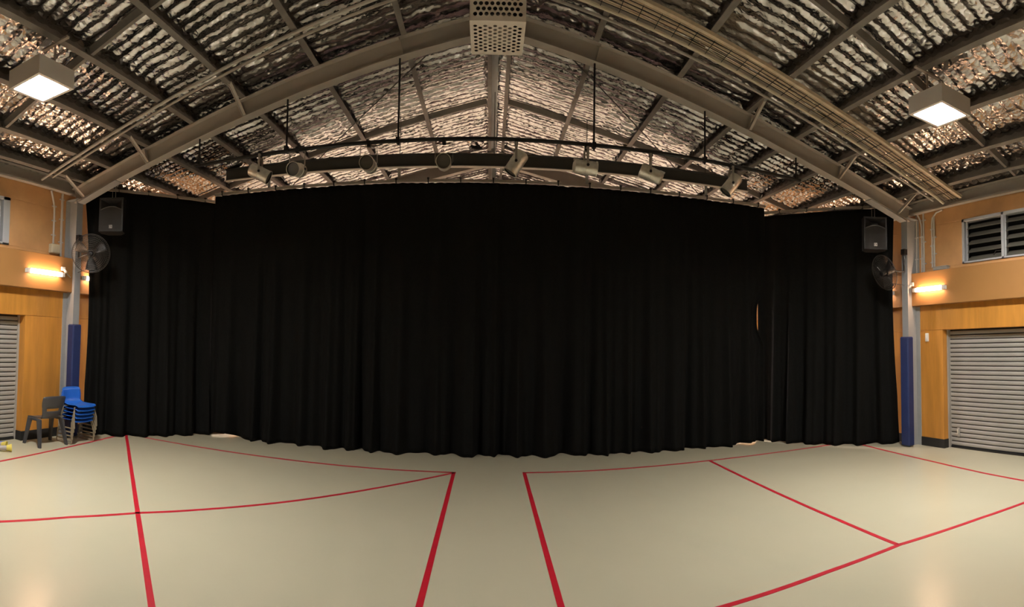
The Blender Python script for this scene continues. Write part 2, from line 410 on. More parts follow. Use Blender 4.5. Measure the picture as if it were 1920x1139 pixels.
# louvre windows
def window(nm, wx, out, y0, y1, bays, label, jamb=.045):
    Wd = structure(nm, (wx, (y0+y1)/2, 3.2), label); z0, z1 = 3.20, 3.96
    xo = wx+out*.02; xi = wx-out*.025; a, b = sorted((xo+out*.10, xi))
    fr = MB()
    for box in (((a,y0,z0),(b,y1,z0+.03)), ((a,y0,z1-.05),(b,y1,z1)), ((a,y0,z0),(b,y0+.045,z1)), ((a,y1-jamb,z0),(b,y1,z1))): fr.bbox(*box, .004)
    fr.build('window_frame', M['alu'], Wd)
    n = len(bays)-1
    for i in range(1, n): MB().bbox((a,bays[i]-.035,z0),(b,bays[i]+.02,z1),.004).build('mullion', M['alu'], Wd)
    for i in range(n):
        ya, yb = bays[i]+.03, bays[i+1]-.05
        for k in range(5):
            z = z0+.085+k*.135; c = (xo+out*.03, 0, z)
            d = np.array([out*.8,0,.62]); dn = nrm(d)*.075
            p = np.array([xo+out*.045, 0, z])
            MB().bar((p[0],ya,p[2]),(p[0],yb,p[2]), .15, .007, up=(-out*.62,0,.8)).build('louvre_blade', M['louvre'], Wd)
        for yy in (ya-.005, yb+.005):
            MB().box((xo-.012,yy-.012,z0+.03),(xo+.012,yy+.012,z1-.05)).build('blade_carrier', M['alu'], Wd)
    MB().box(sorted_box((xo+out*.13,y0,z0),(xo+out*.15,y1,z1))[0], sorted_box((xo+out*.13,y0,z0),(xo+out*.15,y1,z1))[1]).build('dark_outside', M['night'], Wd)
    return Wd, xo
w1, xw1 = window('window_1', WL, -1, 2.9, 5.10, [2.92,3.60,4.28,4.97], 'grey framed louvre window at the left picture edge', .13)
w2, xw2 = window('window_2', WR, 1, 3.42, 5.53, [3.44,4.04,4.70,5.49], 'grey framed louvre window with dark glass blades in the right wall')
MB().tube([(xw2-.05,4.72,3.33),(xw2-.08,4.80,3.33),(xw2-.06,4.86,3.27)], .009, 6).build('latch', M['black'], w2)

# ================================================================== STEEL FRAMES
def rafter(y, sg, label, detail=True):
    xk = -6.46 if sg < 0 else 6.72
    yk = frame_y(xk)-6.55+y if detail else y; yr = frame_y(XR)-6.55+y
    zb_k = roof_z(xk, ZB); T = thing('roof_rafter', (xk, yk, zb_k), label, 'beam')
    hh = .26; up = nrm(np.array([-sg*-SL if False else sg*SL, 0, 1.]))
    pk = np.array([xk+sg*.12, yk, roof_z(xk+sg*.12, ZB)]); pr = np.array([XR, yr, ZB])
    MB().bar(pk+up*.006, pr+up*.006, .15, .012, up).build('bottom_flange', M['steel'], T)
    MB().bar(pk+up*(hh-.006), pr+up*(hh-.006), .15, .012, up).build('top_flange', M['steel'], T)
    MB().bar(pk+up*hh/2, pr+up*hh/2, .01, hh-.02, up).build('web', M['steel'], T)
    if detail:
        # splice plates near knee, stiffeners under purlins, fly braces back to purlins
        for d in (1.23, 3.45, 5.10):
            x = XR+sg*d; p = np.array([x, yr+(yk-yr)*abs(x-XR)/abs(xk-XR), roof_z(x, ZB)])
            MB().bar(p+up*.014, p+up*(hh-.014), .14, .012, (1,0,0)).build('stiffener', M['steel'], T)
        for d in (3.45, 5.10, 6.45):
            x = XR+sg*d; yy = yr+(yk-yr)*abs(x-XR)/abs(xk-XR)
            MB().bar((x, yy-.06, roof_z(x,ZB)+.02), (x, yy-.52, roof_z(x,ZP)+.02), .05, .006, (1,0,0)).bar((x+.022, yy-.06, roof_z(x,ZB)+.02), (x+.022, yy-.52, roof_z(x,ZP)+.02), .006, .05, (1,0,0)).build('fly_brace', M['steel'], T)
        MB().bar(pk+np.array([-sg*.1,0,-.005]), pk+np.array([-sg*.95,0,.95*SL-.008]), .17, .016, up).build('haunch_plate', M['column'], T)
    return T
rafter(6.55, -1, 'grey steel roof beam rising from left column to the ridge')
rafter(6.55, 1, 'grey steel roof beam rising from right column to the ridge')
rafter(11.4, -1, 'dark roof beam behind the curtain left of the ridge', False)
rafter(11.4, 1, 'dark roof beam behind the curtain right of the ridge', False)

def column(sg, label):
    xi = -6.50 if sg < 0 else 6.76; xo = WL if sg < 0 else WR; y = frame_y(xi); zt = roof_z(xi, ZB)+.03
    T = thing('steel_column', (xi, y, 0), label, 'column')
    def sb(p, q): return sorted_box(p, q)
    MB().box(*sb((xi, y-.075, 0), (xi+sg*.013, y+.075, zt))).build('inner_flange', M['column'], T)
    MB().box(*sb((xi+sg*.013, y-.006, 0), (xo-sg*.013, y+.006, zt))).build('web', M['column'], T)
    MB().box(*sb((xo-sg*.013, y-.10, 0.0), (xo-sg*.001, y+.10, 2.52))).box(*sb((xo-sg*.013, y-.10, 3.135), (xo-sg*.001, y+.10, zt))).build('outer_flange', M['column'], T)
    MB().box(*sb((xi-sg*.02, y-.10, zt), (xo-sg*.02, y+.10, zt+.012))).build('cap_plate', M['column'], T)
    MB().bbox(*sb((xi-sg*.05, y-.105, .02), (xi+sg*.10, y+.105, 1.97)), .02).build('crash_pad', M['pad'], T)
    return T, xi, y
colL, xcl, ycl = column(-1, 'grey steel column with navy pad behind the stacked blue chairs')
colR, xcr, ycr = column(1, 'grey steel column with navy pad beside the right roller door')

# ================================================================== CURTAINS
def curtain_main():
    C = thing('stage_curtain', (0, 8.65, 0), 'wide black curtain hanging in folds across the middle of the hall', 'curtain')
    nu, nz = 900, 60; u = np.linspace(0,1,nu); Xc = -4.99 + u*(4.99+5.04); yc = 8.60 + .018*Xc
    s = u*10.0
    wob = s + .25*vnoise(s*.9, s*0, 3) + .12*vnoise(s*2.3, s*0, 4)
    f = np.sin(2*np.pi*wob/.47 + 1.0)*(.55+.6*vnoise(s*1.3, s*0, 5)) + .35*np.sin(2*np.pi*wob/.21+2*vnoise(s*.7,s*0,6))
    f2 = f + .45*np.sin(2*np.pi*wob/1.15+.6)
    G = []
    hem = .001 + .001*(.5-.5*np.tanh(f2*1.2)) + .075*np.exp(-((Xc+4.72)/.2)**4)
    hem = hem + .022*np.exp(-((Xc-4.72)/.24)**4)
    for k in range(nz+1):
        t = k/nz; z = 4.49*(1-t) + hem*t
        amp = .022 + .098*np.power(t, .8)
        y = yc - amp*f2*(.35+.65*t) - .03*np.sin(s*40)*np.exp(-t*14)*.5
        x = Xc + .035*t*np.cos(2*np.pi*wob/.47)*.6
        # gathered side edge leaves a slit above the middle of the height
        G.append(np.stack([x, y, np.broadcast_to(z, x.shape)], -1))
    G = np.array(G)
    zz = G[:,:,2]; edge = np.clip((u-.965)/.035, 0, 1)[None,:]
    G[:,:,0] -= edge*(.170*np.exp(-((zz-2.38)/.42)**4))
    m = MB().grid(G.tolist()); m.build('drape', M['curtain'], C, smooth=True, recalc=False, solid=.006)
    return C
curtain_main()
def curtain_wing(p0, p1, label, seed, slit=False, bulge=0):
    p0 = np.array(p0); p1 = np.array(p1); L_ = np.linalg.norm(p1-p0); d = (p1-p0)/L_; nn = np.array([d[1], -d[0]])
    if nn[1] > 0: nn = -nn
    C = thing('stage_curtain', (*((p0+p1)/2), 0), label, 'curtain')
    nu, nz = 260, 50; u = np.linspace(0,1,nu); s = u*L_
    wob = s+.2*vnoise(s*1.1, s*0, seed)
    f = np.sin(2*np.pi*wob/.44+seed)*(.5+.7*vnoise(s*1.5,s*0,seed+1)) + .3*np.sin(2*np.pi*wob/.19)
    hem = .001 + .001*(.5-.5*np.tanh(f*1.2)); G = []
    for k in range(nz+1):
        t = k/nz; z = 4.40*(1-t)+hem*t; amp = .02+.085*t
        off = amp*f*(.4+.6*t) + bulge*np.sin(np.pi*np.minimum(1, u*1.1))*t*t
        x = p0[0]+d[0]*s+nn[0]*off; y = p0[1]+d[1]*s+nn[1]*off
        if slit:
            e = np.clip((.34-u)/.34, 0, 1)**1.3; x = x + e*.245*np.exp(-((z-2.38)/.42)**4)
        # lower outer corner swings towards the column
        x = x + np.sign(p1[0])*(-.07*np.sin(np.pi*min(1,t*1.25))+.05*t**6)*np.clip((u-.8)/.2,0,1)
        if p1[0] < 0: y = y + .26*np.sqrt(t)*np.clip((u-.75)/.25,0,1)
        G.append(np.stack([x,y,np.broadcast_to(z,x.shape)],-1))
    MB().grid(np.array(G).tolist()).build('drape', M['curtain'], C, smooth=True, recalc=False, solid=.006)
curtain_wing((-4.80,9.02),(-6.60,6.62), 'narrow black curtain angled beside the left column and speaker', 11, bulge=.15)
curtain_wing((5.085,9.03),(6.83,6.98), 'narrow black curtain angled beside the right column and speaker', 21, slit=False, bulge=.25)

def track(pts, label, z):
    C = thing('curtain_track', (pts[0][0], pts[0][1], z), label, 'rail')
    a, b = np.array(pts[0]), np.array(pts[1]); MB().bar((*a,z),(*b,z), .04, .045).build('track_channel', M['rail'], C)
    n = int(np.linalg.norm(b-a)/.55); base = None
    for k in range(n+1):
        p = a+(b-a)*(k+.3)/(n+.6)
        m = MB().cbox((p[0],p[1],z+.035),(.035,.06,.03)).cbox((p[0],p[1],z+.0),(.02,.055,.07))
        m.build('track_clip', M['black'], C)
    return C
track([(-5.0,8.51),(5.05,8.69)], 'long straight pale curtain track below the charcoal beam', 4.525)
track([(-4.75,9.06),(-6.66,6.60)], 'short angled curtain track above the left side curtain', 4.43)
track([(4.82,9.08),(6.90,6.92)], 'short angled curtain track above the right side curtain', 4.43)
# charcoal beam over the main track
B = thing('ceiling_beam', (0, 8.62, 4.75), 'long horizontal charcoal beam above the middle curtain', 'beam')
a0, a1 = np.array((-4.78,8.53,4.86)), np.array((4.66,8.70,4.86))
MB().bar(a0, a1, .01, .21).build('web', M['beamdark'], B)
MB().bar(a0+(0,-.035,.105), a1+(0,-.035,.105), .08, .012).build('top_flange', M['beamdark'], B)
MB().bar(a0+(0,-.035,-.105), a1+(0,-.035,-.105), .08, .012).build('bottom_flange', M['steel'], B)
for x in (-3.9,-1.55,.03,1.6,3.8):
    y = 8.615+.018*x; zt = roof_z(x, ZP)-.0
    MB().tube([(x,y+.03,4.96),(x,y+.03,zt)], .007, 6).build('hanger', M['beamdark'], B)
    MB().bar((x,y,4.75),(x,y,4.55), .05, .012, (0,1,0)).build('track_bracket', M['column'], B)

# ================================================================== LIGHTING BAR AND STAGE LIGHTS
zb = 4.40
def bar_y(x): return frame_y(x)-.02
LB = thing('lighting_bar', (0.15, bar_y(.15), zb), 'black pipe hung across the hall carrying eight stage lights', 'pipe')
MB().tube([(-4.14,bar_y(-4.14),zb-.06),(-2,bar_y(-2),zb-.015),(.15,bar_y(.15),zb+.01),(2.4,bar_y(2.4),zb),(4.46,bar_y(4.46),zb-.04)], .026, 10).build('pipe', M['black'], LB, autos=True)
for x in (-4.09,-2.72,-1.20,1.30,2.86,4.38):
    y = bar_y(x); MB().tube([(x,y,zb-.06),(x,y,roof_z(x,ZB)-.002)], .014, 8).cbox((x,y,zb),(.05,.07,.07)).build('drop_rod', M['black'], LB)
def make_par():
    T = thing('stage_light', (0,0,0), '', 'spotlight', 'stage lights on the black pipe')
    hd = empty('lamp_head'); return T
PARS = [  # x, aim direction, label
 (-3.10, (.85,.22,-.45), 'silver stage light aimed right, leftmost on the black pipe'),
 (-2.56, (-.05,-1,-.22), 'silver stage light facing the viewer, second from the left on the pipe'),
 (-1.58, (.03,-1,-.12), 'silver stage light facing the viewer, third from the left on the pipe'),
 (-.61, (.05,-1,-.20), 'silver stage light facing the viewer, just left of the ridge'),
 (.30, (-.52,.02,-.80), 'silver stage light tipped steeply down, just right of the ridge'),
 (1.20, (1,.03,-.06), 'silver stage light lying level and aimed right, third from the right'),
 (2.07, (-.80,.22,.36), 'silver stage light tipped up and aimed left, second from the right'),
 (3.27, (-.55,.12,-.72), 'silver stage light aimed down left, rightmost on the black pipe')]
def head_mesh():
    m = MB().lathe([(.0,-.17),(.055,-.17),(.085,-.15),(.092,-.13),(.092,-.02),(.096,-.018),(.096,-.01),(.092,-.008),(.092,.125),(.098,.127),(.098,.14),(.088,.14),(.086,.125)], 28, (0,-1,0))
    return m
for i, (x, dr, lab) in enumerate(PARS):
    y = bar_y(x); drop = .27
    T = thing('stage_light', (x, y, zb-.03), lab, 'spotlight', 'stage lights on the black pipe')
    dr = nrm(np.array(dr)); c = np.array([x, y, zb-.03-drop])
    pan = math.atan2(dr[0], -dr[1]); tilt = math.asin(dr[2])
    R = np.array(Euler((0,0,pan)).to_matrix()) @ np.array(Euler((-tilt,0,0)).to_matrix())
    def place(m): m.v = [tuple(c + R @ np.array(p)) for p in m.v]; return m
    body = place(head_mesh()).build('can', M['chrome'], T, autos=True)
    place(MB().lathe([(0,.118),(.086,.118),(.086,.126)], 28, (0,-1,0))).build('lens', M['lens'], body, autos=True)
    place(MB().lathe([(.0865,.118),(.0865,.138),(.083,.138),(.083,.118)], 28, (0,-1,0))).build('lens_barrel', M['black'], body, autos=True)
    place(MB().box((-.012,.10,.075),(.012,.17,.10))).build('vent_fin', M['chrome'], body)
    sx = np.array([math.cos(pan), math.sin(pan), 0]); k = MB()
    top = np.array([x,y,zb-.06]); wy = .112
    k.bar(c+sx*wy, np.array([*(top+sx*wy)[:2], top[2]]), .03, .004, sx).bar(c-sx*wy, np.array([*(top-sx*wy)[:2], top[2]]), .03, .004, sx).bar(top-sx*wy, top+sx*wy, .03, .004, (0,0,1))
    k.build('yoke', M['rail'], T)
    for q in (1,-1): MB().lathe([(0,0),(.018,0),(.018,.014),(0,.014)], 12, sx*q, c+sx*q*(wy+.002)).build('yoke_knob', M['black'], T)
    MB().cbox((x,y,zb-.03),(.045,.05,.075)).build('clamp', M['black'], T)

# ================================================================== HIGH-BAY LIGHTS
def highbay(x, y, label, group='high bay lights', glow='highbay'):
    z = 4.50; T = thing('high_bay_light', (x,y,z), label, 'light', group); h = .255
    m = MB()
    # tapered steel housing, open below
    P = [[(x-h,y-h),(x+h,y-h),(x+h,y+h),(x-h,y+h)]]
    vs = [(px,py,z+.0) for px,py in P[0]] + [(px,py,z+.19) for px,py in P[0]] + [(x+.8*(px-x),y+.8*(py-y),z+.22) for px,py in P[0]]
    m.add(vs, [(0,1,5,4),(1,2,6,5),(2,3,7,6),(3,0,4,7),(4,5,9,8),(5,6,10,9),(6,7,11,10),(7,4,8,11),(8,9,10,11)])
    m.build('housing', M['white'], T)
    r = MB(); g = .04
    for lo, hi in (((x-h,y-h,z-.012),(x+h,y-h+g,z)),((x-h,y+h-g,z-.012),(x+h,y+h,z)),((x-h,y-h+g,z-.012),(x-h+g,y+h-g,z)),((x+h-g,y-h+g,z-.012),(x+h,y+h-g,z))): r.box(lo,hi)
    r.build('rim', M['white'], T)
    q = h-g; rf = MB()
    for lo, hi in (((x-q-.01,y-q-.01,z-.002),(x-q,y+q+.01,z+.085)),((x+q,y-q-.01,z-.002),(x+q+.01,y+q+.01,z+.085)),((x-q,y-q-.01,z-.002),(x+q,y-q,z+.085)),((x-q,y+q,z-.002),(x+q,y+q+.01,z+.085))): rf.box(lo,hi)
    rf.build('reflector', M['whitepl'], T)
    MB().box((x-q,y-q,z+.075),(x+q,y+q,z+.085)).build('diffuser', M[glow], T)
    xs = x+(.12 if x < 0 else -.12); zt = roof_z(xs, ZP)+.03
    MB().bar((xs,y+.08,z+.21),(xs,y+.08,zt), .03, .006, (0,1,0)).build('hanger', M['steel'], T)
    MB().box((xs-.2,y+.06,zt-.02),(xs+.2,y+.10,zt)).build('hanger_arm', M['steel'], T)
    return T
highbay(-4.40, 3.70, 'white square high bay light glowing under the left roof')
highbay(4.58, 3.90, 'white square high bay light glowing under the right roof')
highbay(-3.2, 11.4, 'white square high bay light behind the curtain on the left', glow='highbay_far')
highbay(3.35, 11.4, 'white square high bay light behind the curtain on the right', glow='highbay_far')

# ================================================================== WALL BATTENS, SENSORS, SMALL FITTINGS
def batten(face, sg, y0, y1, label):
    z = 2.80 if sg > 0 else 2.82; z = 2.81
    T = thing('wall_batten_light', (face, (y0+y1)/2, z), label, 'light', 'fluorescent lights on the bulkheads')
    def bx(d0, d1, ya, yb, za, zb_, nm, m, b=.006):
        p, q = sorted_box((face+sg*d0,ya,za),(face+sg*d1,yb,zb_)); return MB().bbox(p,q,b).build(nm, m, T)
    bx(.002,.03,y0,y1,z-.035,z+.035,'tray',M['whitepl'])
    bx(.03,.085,y0+.07,y1-.07,z-.038,z+.038,'tube_cover',M['batten'],.02)
    bx(.028,.075,y0,y0+.068,z-.036,z+.036,'end_cap',M['whitepl']); bx(.028,.075,y1-.068,y1,z-.036,z+.036,'end_cap',M['whitepl'])
batten(BL, 1, 5.36, 6.20, 'glowing batten light on left bulkhead before the column')
batten(BL, 1, 6.67, 7.51, 'glowing batten light on left bulkhead partly behind the curtain edge')
batten(BR, -1, 5.80, 6.56, 'glowing batten light on right bulkhead before the column')
batten(BR, -1, 7.09, 7.87, 'batten light on right bulkhead partly behind the curtain edge')
def sensor(face, sg, y, z, label):
    T = thing('wall_sensor', (face,y,z), label, 'sensor')
    p,q = sorted_box((face+sg*.001,y-.045,z-.035),(face+sg*.035,y+.045,z+.035)); MB().bbox(p,q,.008).build('base_box', M['whitepl'], T)
    MB().lathe([(0,0),(.02,0),(.024,.03),(.02,.07),(.0,.075)], 14, (sg*.7,0,-.7), (face+sg*.035,y+.01,z-.015)).build('head', M['whitepl'], T, autos=True)
    MB().tube([(face+sg*.01,y+.05,z-.03),(face+sg*.02,y+.12,z-.10),(face+sg*.012,y+.19,z-.13)], .008, 6).build('lead', M['greypl'], T)
sensor(BL, 1, 6.20, 2.92, 'small white motion sensor beside the left batten light')
sensor(BR, -1, 6.62, 2.93, 'small white motion sensor beside the right batten light')
T = thing('wall_switch', (WR,6.38,1.88), 'small white switch box on plywood by the right column', 'switch')
MB().bbox((WR-.035,6.34,1.88),(WR-.001,6.41,2.03),.008).build('switch_box', M['whitepl'], T); MB().bbox((WR-.042,6.36,1.93),(WR-.033,6.39,1.97),.003).build('rocker', M['white'], T)
T = thing('junction_box', (WL,6.08,3.2), 'cream junction box on the left wall above the bulkhead', 'box')
MB().bbox((WL+.001,5.97,3.18),(WL+.09,6.17,3.34),.01).build('box_body', M['jbox'], T); MB().bbox((WL+.088,5.985,3.19),(WL+.097,6.155,3.33),.006).build('lid', M['jbox'], T)
T = thing('junction_box', (WR,5.98,3.14), 'flat grey box lying on top of the right bulkhead', 'box')
MB().bbox((WR-.10,5.82,3.132),(WR-.005,6.14,3.19),.01).build('box_body', M['greypl'], T); MB().bbox((WR-.105,5.81,3.19),(WR-.003,6.15,3.20),.004).build('lid', M['greypl'], T)

def conduit(pts, r, label, m=None, clips=(), wall=None, name='conduit'):
    T = thing(name, pts[0], label, 'pipe'); MB().tube(pts, r, 10).build('tube', m or M['conduit'], T, autos=True)
    for c in clips: MB().cbox(c, (.03,.055+2*r,.02)).build('saddle_clip', M['conduit'], T)
    return T
x = WL+.02
conduit([(x,6.06,3.33),(x,6.06,3.95),(x,6.04,4.05),(x+.02,5.99,4.15),(x+.04,5.94,4.24)], .018, 'bent pale conduit rising from the cream junction box', clips=[(WL+.012,6.06,z) for z in (3.5,3.75,4.0)])
conduit([(x,6.24,3.14),(x,6.24,4.25)], .022, 'straight pale conduit on left wall beside the column', clips=[(WL+.012,6.24,z) for z in (3.4,3.8,4.15)])
x = WR-.02
conduit([(x,6.60,3.14),(x,6.60,4.22)], .012, 'thin conduit on right wall nearest the column', clips=[(WR-.012,6.60,z) for z in (3.4,3.8)])
conduit([(x,6.47,3.14),(x,6.47,4.0),(x-.01,6.49,4.10),(x-.03,6.53,4.20)], .016, 'pale conduit bending at its top, second from the right column', clips=[(WR-.012,6.47,z) for z in (3.4,3.8)])
conduit([(x,6.42,3.14),(x,6.42,4.22)], .018, 'straight pale conduit, third from the right column', clips=[(WR-.012,6.42,z) for z in (3.3,3.7,4.1)])
conduit([(x,6.215,3.20),(x,6.215,4.0),(x,6.20,4.10),(x-.01,6.10,4.18),(x-.02,5.95,4.20)], .016, 'pale conduit curving forward under the right eave', clips=[(WR-.012,6.215,z) for z in (3.3,3.6,3.9)])
conduit([(x,6.165,3.20),(x,6.165,4.15)], .016, 'straight pale conduit beside the curved one on the right wall', clips=[(WR-.012,6.165,z) for z in (3.45,3.75)])
# conduits under the roof on the left
def under(x, dz=0): return roof_z(x, ZP)-.012-dz
conduit([(xx,5.62,under(xx,.02)) for xx in (-6.58,-4,-2,-.3)], .022, 'pale conduit running up the left roof under the purlins', m=M['conduit'])
conduit([(xx,5.74,under(xx,.015)) for xx in (-6.45,-4,-2,-.3)], .018, 'dull grey conduit behind the pale one under the left roof', m=M['steel'])

# cable tray under the roof on the right
T = thing('cable_tray', (6.85,5.6,under(6.85)), 'wire cable tray carrying beige cables up the right roof', 'cable tray')
xa, xb = .45, 6.88
def tp(x, y, dz=0): return (x, y, under(x, dz))
MB().bar(tp(xa,5.42,.02), tp(xb,5.42,.02), .05, .045).build('side_rail', M['cable'], T)
MB().bar(tp(xa,5.74,.02), tp(xb,5.74,.02), .006, .045).build('side_rail', M['steel'], T)
for y in (5.47,5.53,5.60,5.67):
    MB().tube([tp(xa,y,.05),tp(xb,y,.05)], .0045, 6).build('long_wire', M['black'], T)
nr = 30
for k in range(nr):
    x = xa+.1+(xb-xa-.15)*k/(nr-1)
    MB().tube([tp(x,5.45,.053),tp(x,5.74,.053)], .0045, 6).build('cross_wire', M['black'], T)
for j, (y, r) in enumerate(((5.495,.016),(5.550,.017),(5.60,.012),(5.645,.014),(5.70,.013))):
    pts = []
    for k in range(16):
        x = xa+(xb-xa)*k/15; pts.append(tp(x, y+.012*math.sin(k*1.3+j*2), .015))
    MB().tube(pts, r, 8).build('cable', M['cable'], T, autos=True)
conduit([tp(xx,5.79,.03) for xx in (.45,2,4)]+[tp(6.1,5.80,.04), tp(6.6,5.76,.07), tp(6.78,5.72,.12)], .024, 'thick cream cable along the far edge of the cable tray', m=mat('cream cable', (.72,.66,.52), .45), name='cable')
conduit([tp(xx,5.97,.02) for xx in (.45,2.4,4.6,6.8)], .018, 'grey conduit under the right roof beyond the cable tray', m=mat('light grey conduit', (.46,.44,.41), .45))

# ================================================================== PERFORATED CAGE AT THE RIDGE
CX0, CX1, CY0, CY1, CZ0, CZ1 = -.265, .335, 5.45, 6.10, 5.25, 5.76
T = thing('perforated_cage', ((CX0+CX1)/2, 5.78, CZ0), 'off white perforated metal cage hung under the ridge', 'cage')
def perforated(o, eu, ev, nu, nv, su, sv, margin_u, margin_v, LU, LV, r, name):
    o = np.array(o,float); eu = np.array(eu,float); ev = np.array(ev,float); m = MB(); n = 12
    # staggered holes: each a rectangular cell with a round opening, cells meet edge to edge
    for j in range(nv):
        k = nu if j % 2 == 0 else nu-1
        for i in range(k):
            cu = margin_u+su*(i+.5)+(0 if j % 2 == 0 else su/2); cv = margin_v+sv*(j+.5); ring = []; sq = []
            for q in range(n):
                a = 2*math.pi*(q+.5)/n; ring.append(o+eu*(cu+r*math.cos(a))+ev*(cv+r*math.sin(a)))
                c, s_ = math.cos(a), math.sin(a); t = min(su/2/abs(c), sv/2/abs(s_)); sq.append(o+eu*(cu+t*c)+ev*(cv+t*s_))
            b = len(m.v); m.v += [tuple(p) for p in ring+sq]
            m.f += [(b+q, b+(q+1)%n, b+n+(q+1)%n, b+n+q) for q in range(n)]
            # corner fillers
            for sx_, sy_ in ((1,1),(-1,1),(-1,-1),(1,-1)):
                cp = o+eu*(cu+sx_*su/2)+ev*(cv+sy_*sv/2); qs = sorted(range(n), key=lambda q: np.linalg.norm(sq[q]-cp))[:2]
                b2 = len(m.v); m.v += [tuple(cp), tuple(sq[qs[0]]), tuple(sq[qs[1]])]; m.f.append((b2,b2+1,b2+2))
        if j % 2 == 1:
            for u0 in (margin_u, margin_u+su*(nu-.5)):
                b = len(m.v); m.v += [tuple(o+eu*a+ev*c) for a,c in ((u0,margin_v+sv*j),(u0+su/2,margin_v+sv*j),(u0+su/2,margin_v+sv*(j+1)),(u0,margin_v+sv*(j+1)))]; m.f.append((b,b+1,b+2,b+3))
    U1 = margin_u+su*nu; V1 = margin_v+sv*nv
    for a0,a1,c0,c1 in ((0,LU,0,margin_v),(0,LU,V1,LV),(0,margin_u,margin_v,V1),(U1,LU,margin_v,V1)):
        b = len(m.v); m.v += [tuple(o+eu*a+ev*c) for a,c in ((a0,c0),(a1,c0),(a1,c1),(a0,c1))]; m.f.append((b,b+1,b+2,b+3))
    return m.build(name, M['cage'], T, solid=.003)
LX, LY, LZ = CX1-CX0, CY1-CY0, CZ1-CZ0
perforated((CX0,CY0,CZ0),(1,0,0),(0,0,1), 9, 7, .0605, .0575, .0277, .045, LX, LZ, .0225, 'front_panel')
perforated((CX0,CY0,CZ0),(0,1,0),(1,0,0), 8, 10, .068, .054, .06, .03, LY, LX, .0215, 'bottom_panel')
perforated((CX0,CY0,CZ0),(0,1,0),(0,0,1), 9, 7, .064, .0575, .037, .045, LY, LZ, .0225, 'side_panel')
perforated((CX1,CY0,CZ0),(0,1,0),(0,0,1), 9, 7, .064, .0575, .037, .045, LY, LZ, .0225, 'side_panel')
MB().box((CX0,CY1-.003,CZ0),(CX1,CY1,CZ1)).build('rear_panel', M['beamdark'], T)  # charcoal puts the dimness inside the cage into the panel's colour
MB().bbox((CX0+.14,CY0+.20,CZ0+.05),(CX1-.14,CY1-.10,CZ0+.22),.02).build('inner_housing', M['greypl'], T)  # greyed rather than white, the inside shade is in its colour
MB().box((CX0,CY0,CZ1-.004),(CX1,CY1,CZ1)).build('shade_lid', M['beamdark'], T)  # added dark lid, blocks light so the cage holes read dark
for x in (CX0+.12,CX1-.12):
    MB().tube([(x,5.78,CZ1-.02),(x,5.78,roof_z(x,ZP)-.02)], .012, 8).build('hanger_rod', M['steel'], T)
MB().box((CX0,5.75,CZ1-.02),(CX1,5.81,CZ1)).build('hanger_strap', M['steel'], T)
# round vent with torn foil collar near the ridge, far bay
v = np.array([-.36,10.95,roof_z(-.36,ZF)-.07])
T = thing('roof_vent', tuple(v), 'round dark vent opening in the foil left of the ridge', 'vent')
ax = nrm(np.array([-SL,0,-1.]))
MB().lathe([(.0,-.02),(.17,-.02),(.17,.05)], 24, ax, v).build('opening', M['black'], T)
mm = MB(); ring = []
for k in range(40):
    a = 2*math.pi*k/40; jr = 1+.12*math.sin(k*2.3)+.08*math.sin(k*5.1); ring.append((a, jr))
e1 = nrm(np.cross(ax,[0,1,0])); e2 = np.cross(ax,e1)
G = [[v+ax*(.05+.02*math.sin(3*a+rr*5))+ (e1*math.cos(a)+e2*math.sin(a))*(.17+(rr*.10*jr)) - ax*rr*.05 for a,jr in ring+ring[:1]] for rr in (0,.5,1)]
mm.grid(G).build('foil_collar', M['foil'], T, solid=.003)

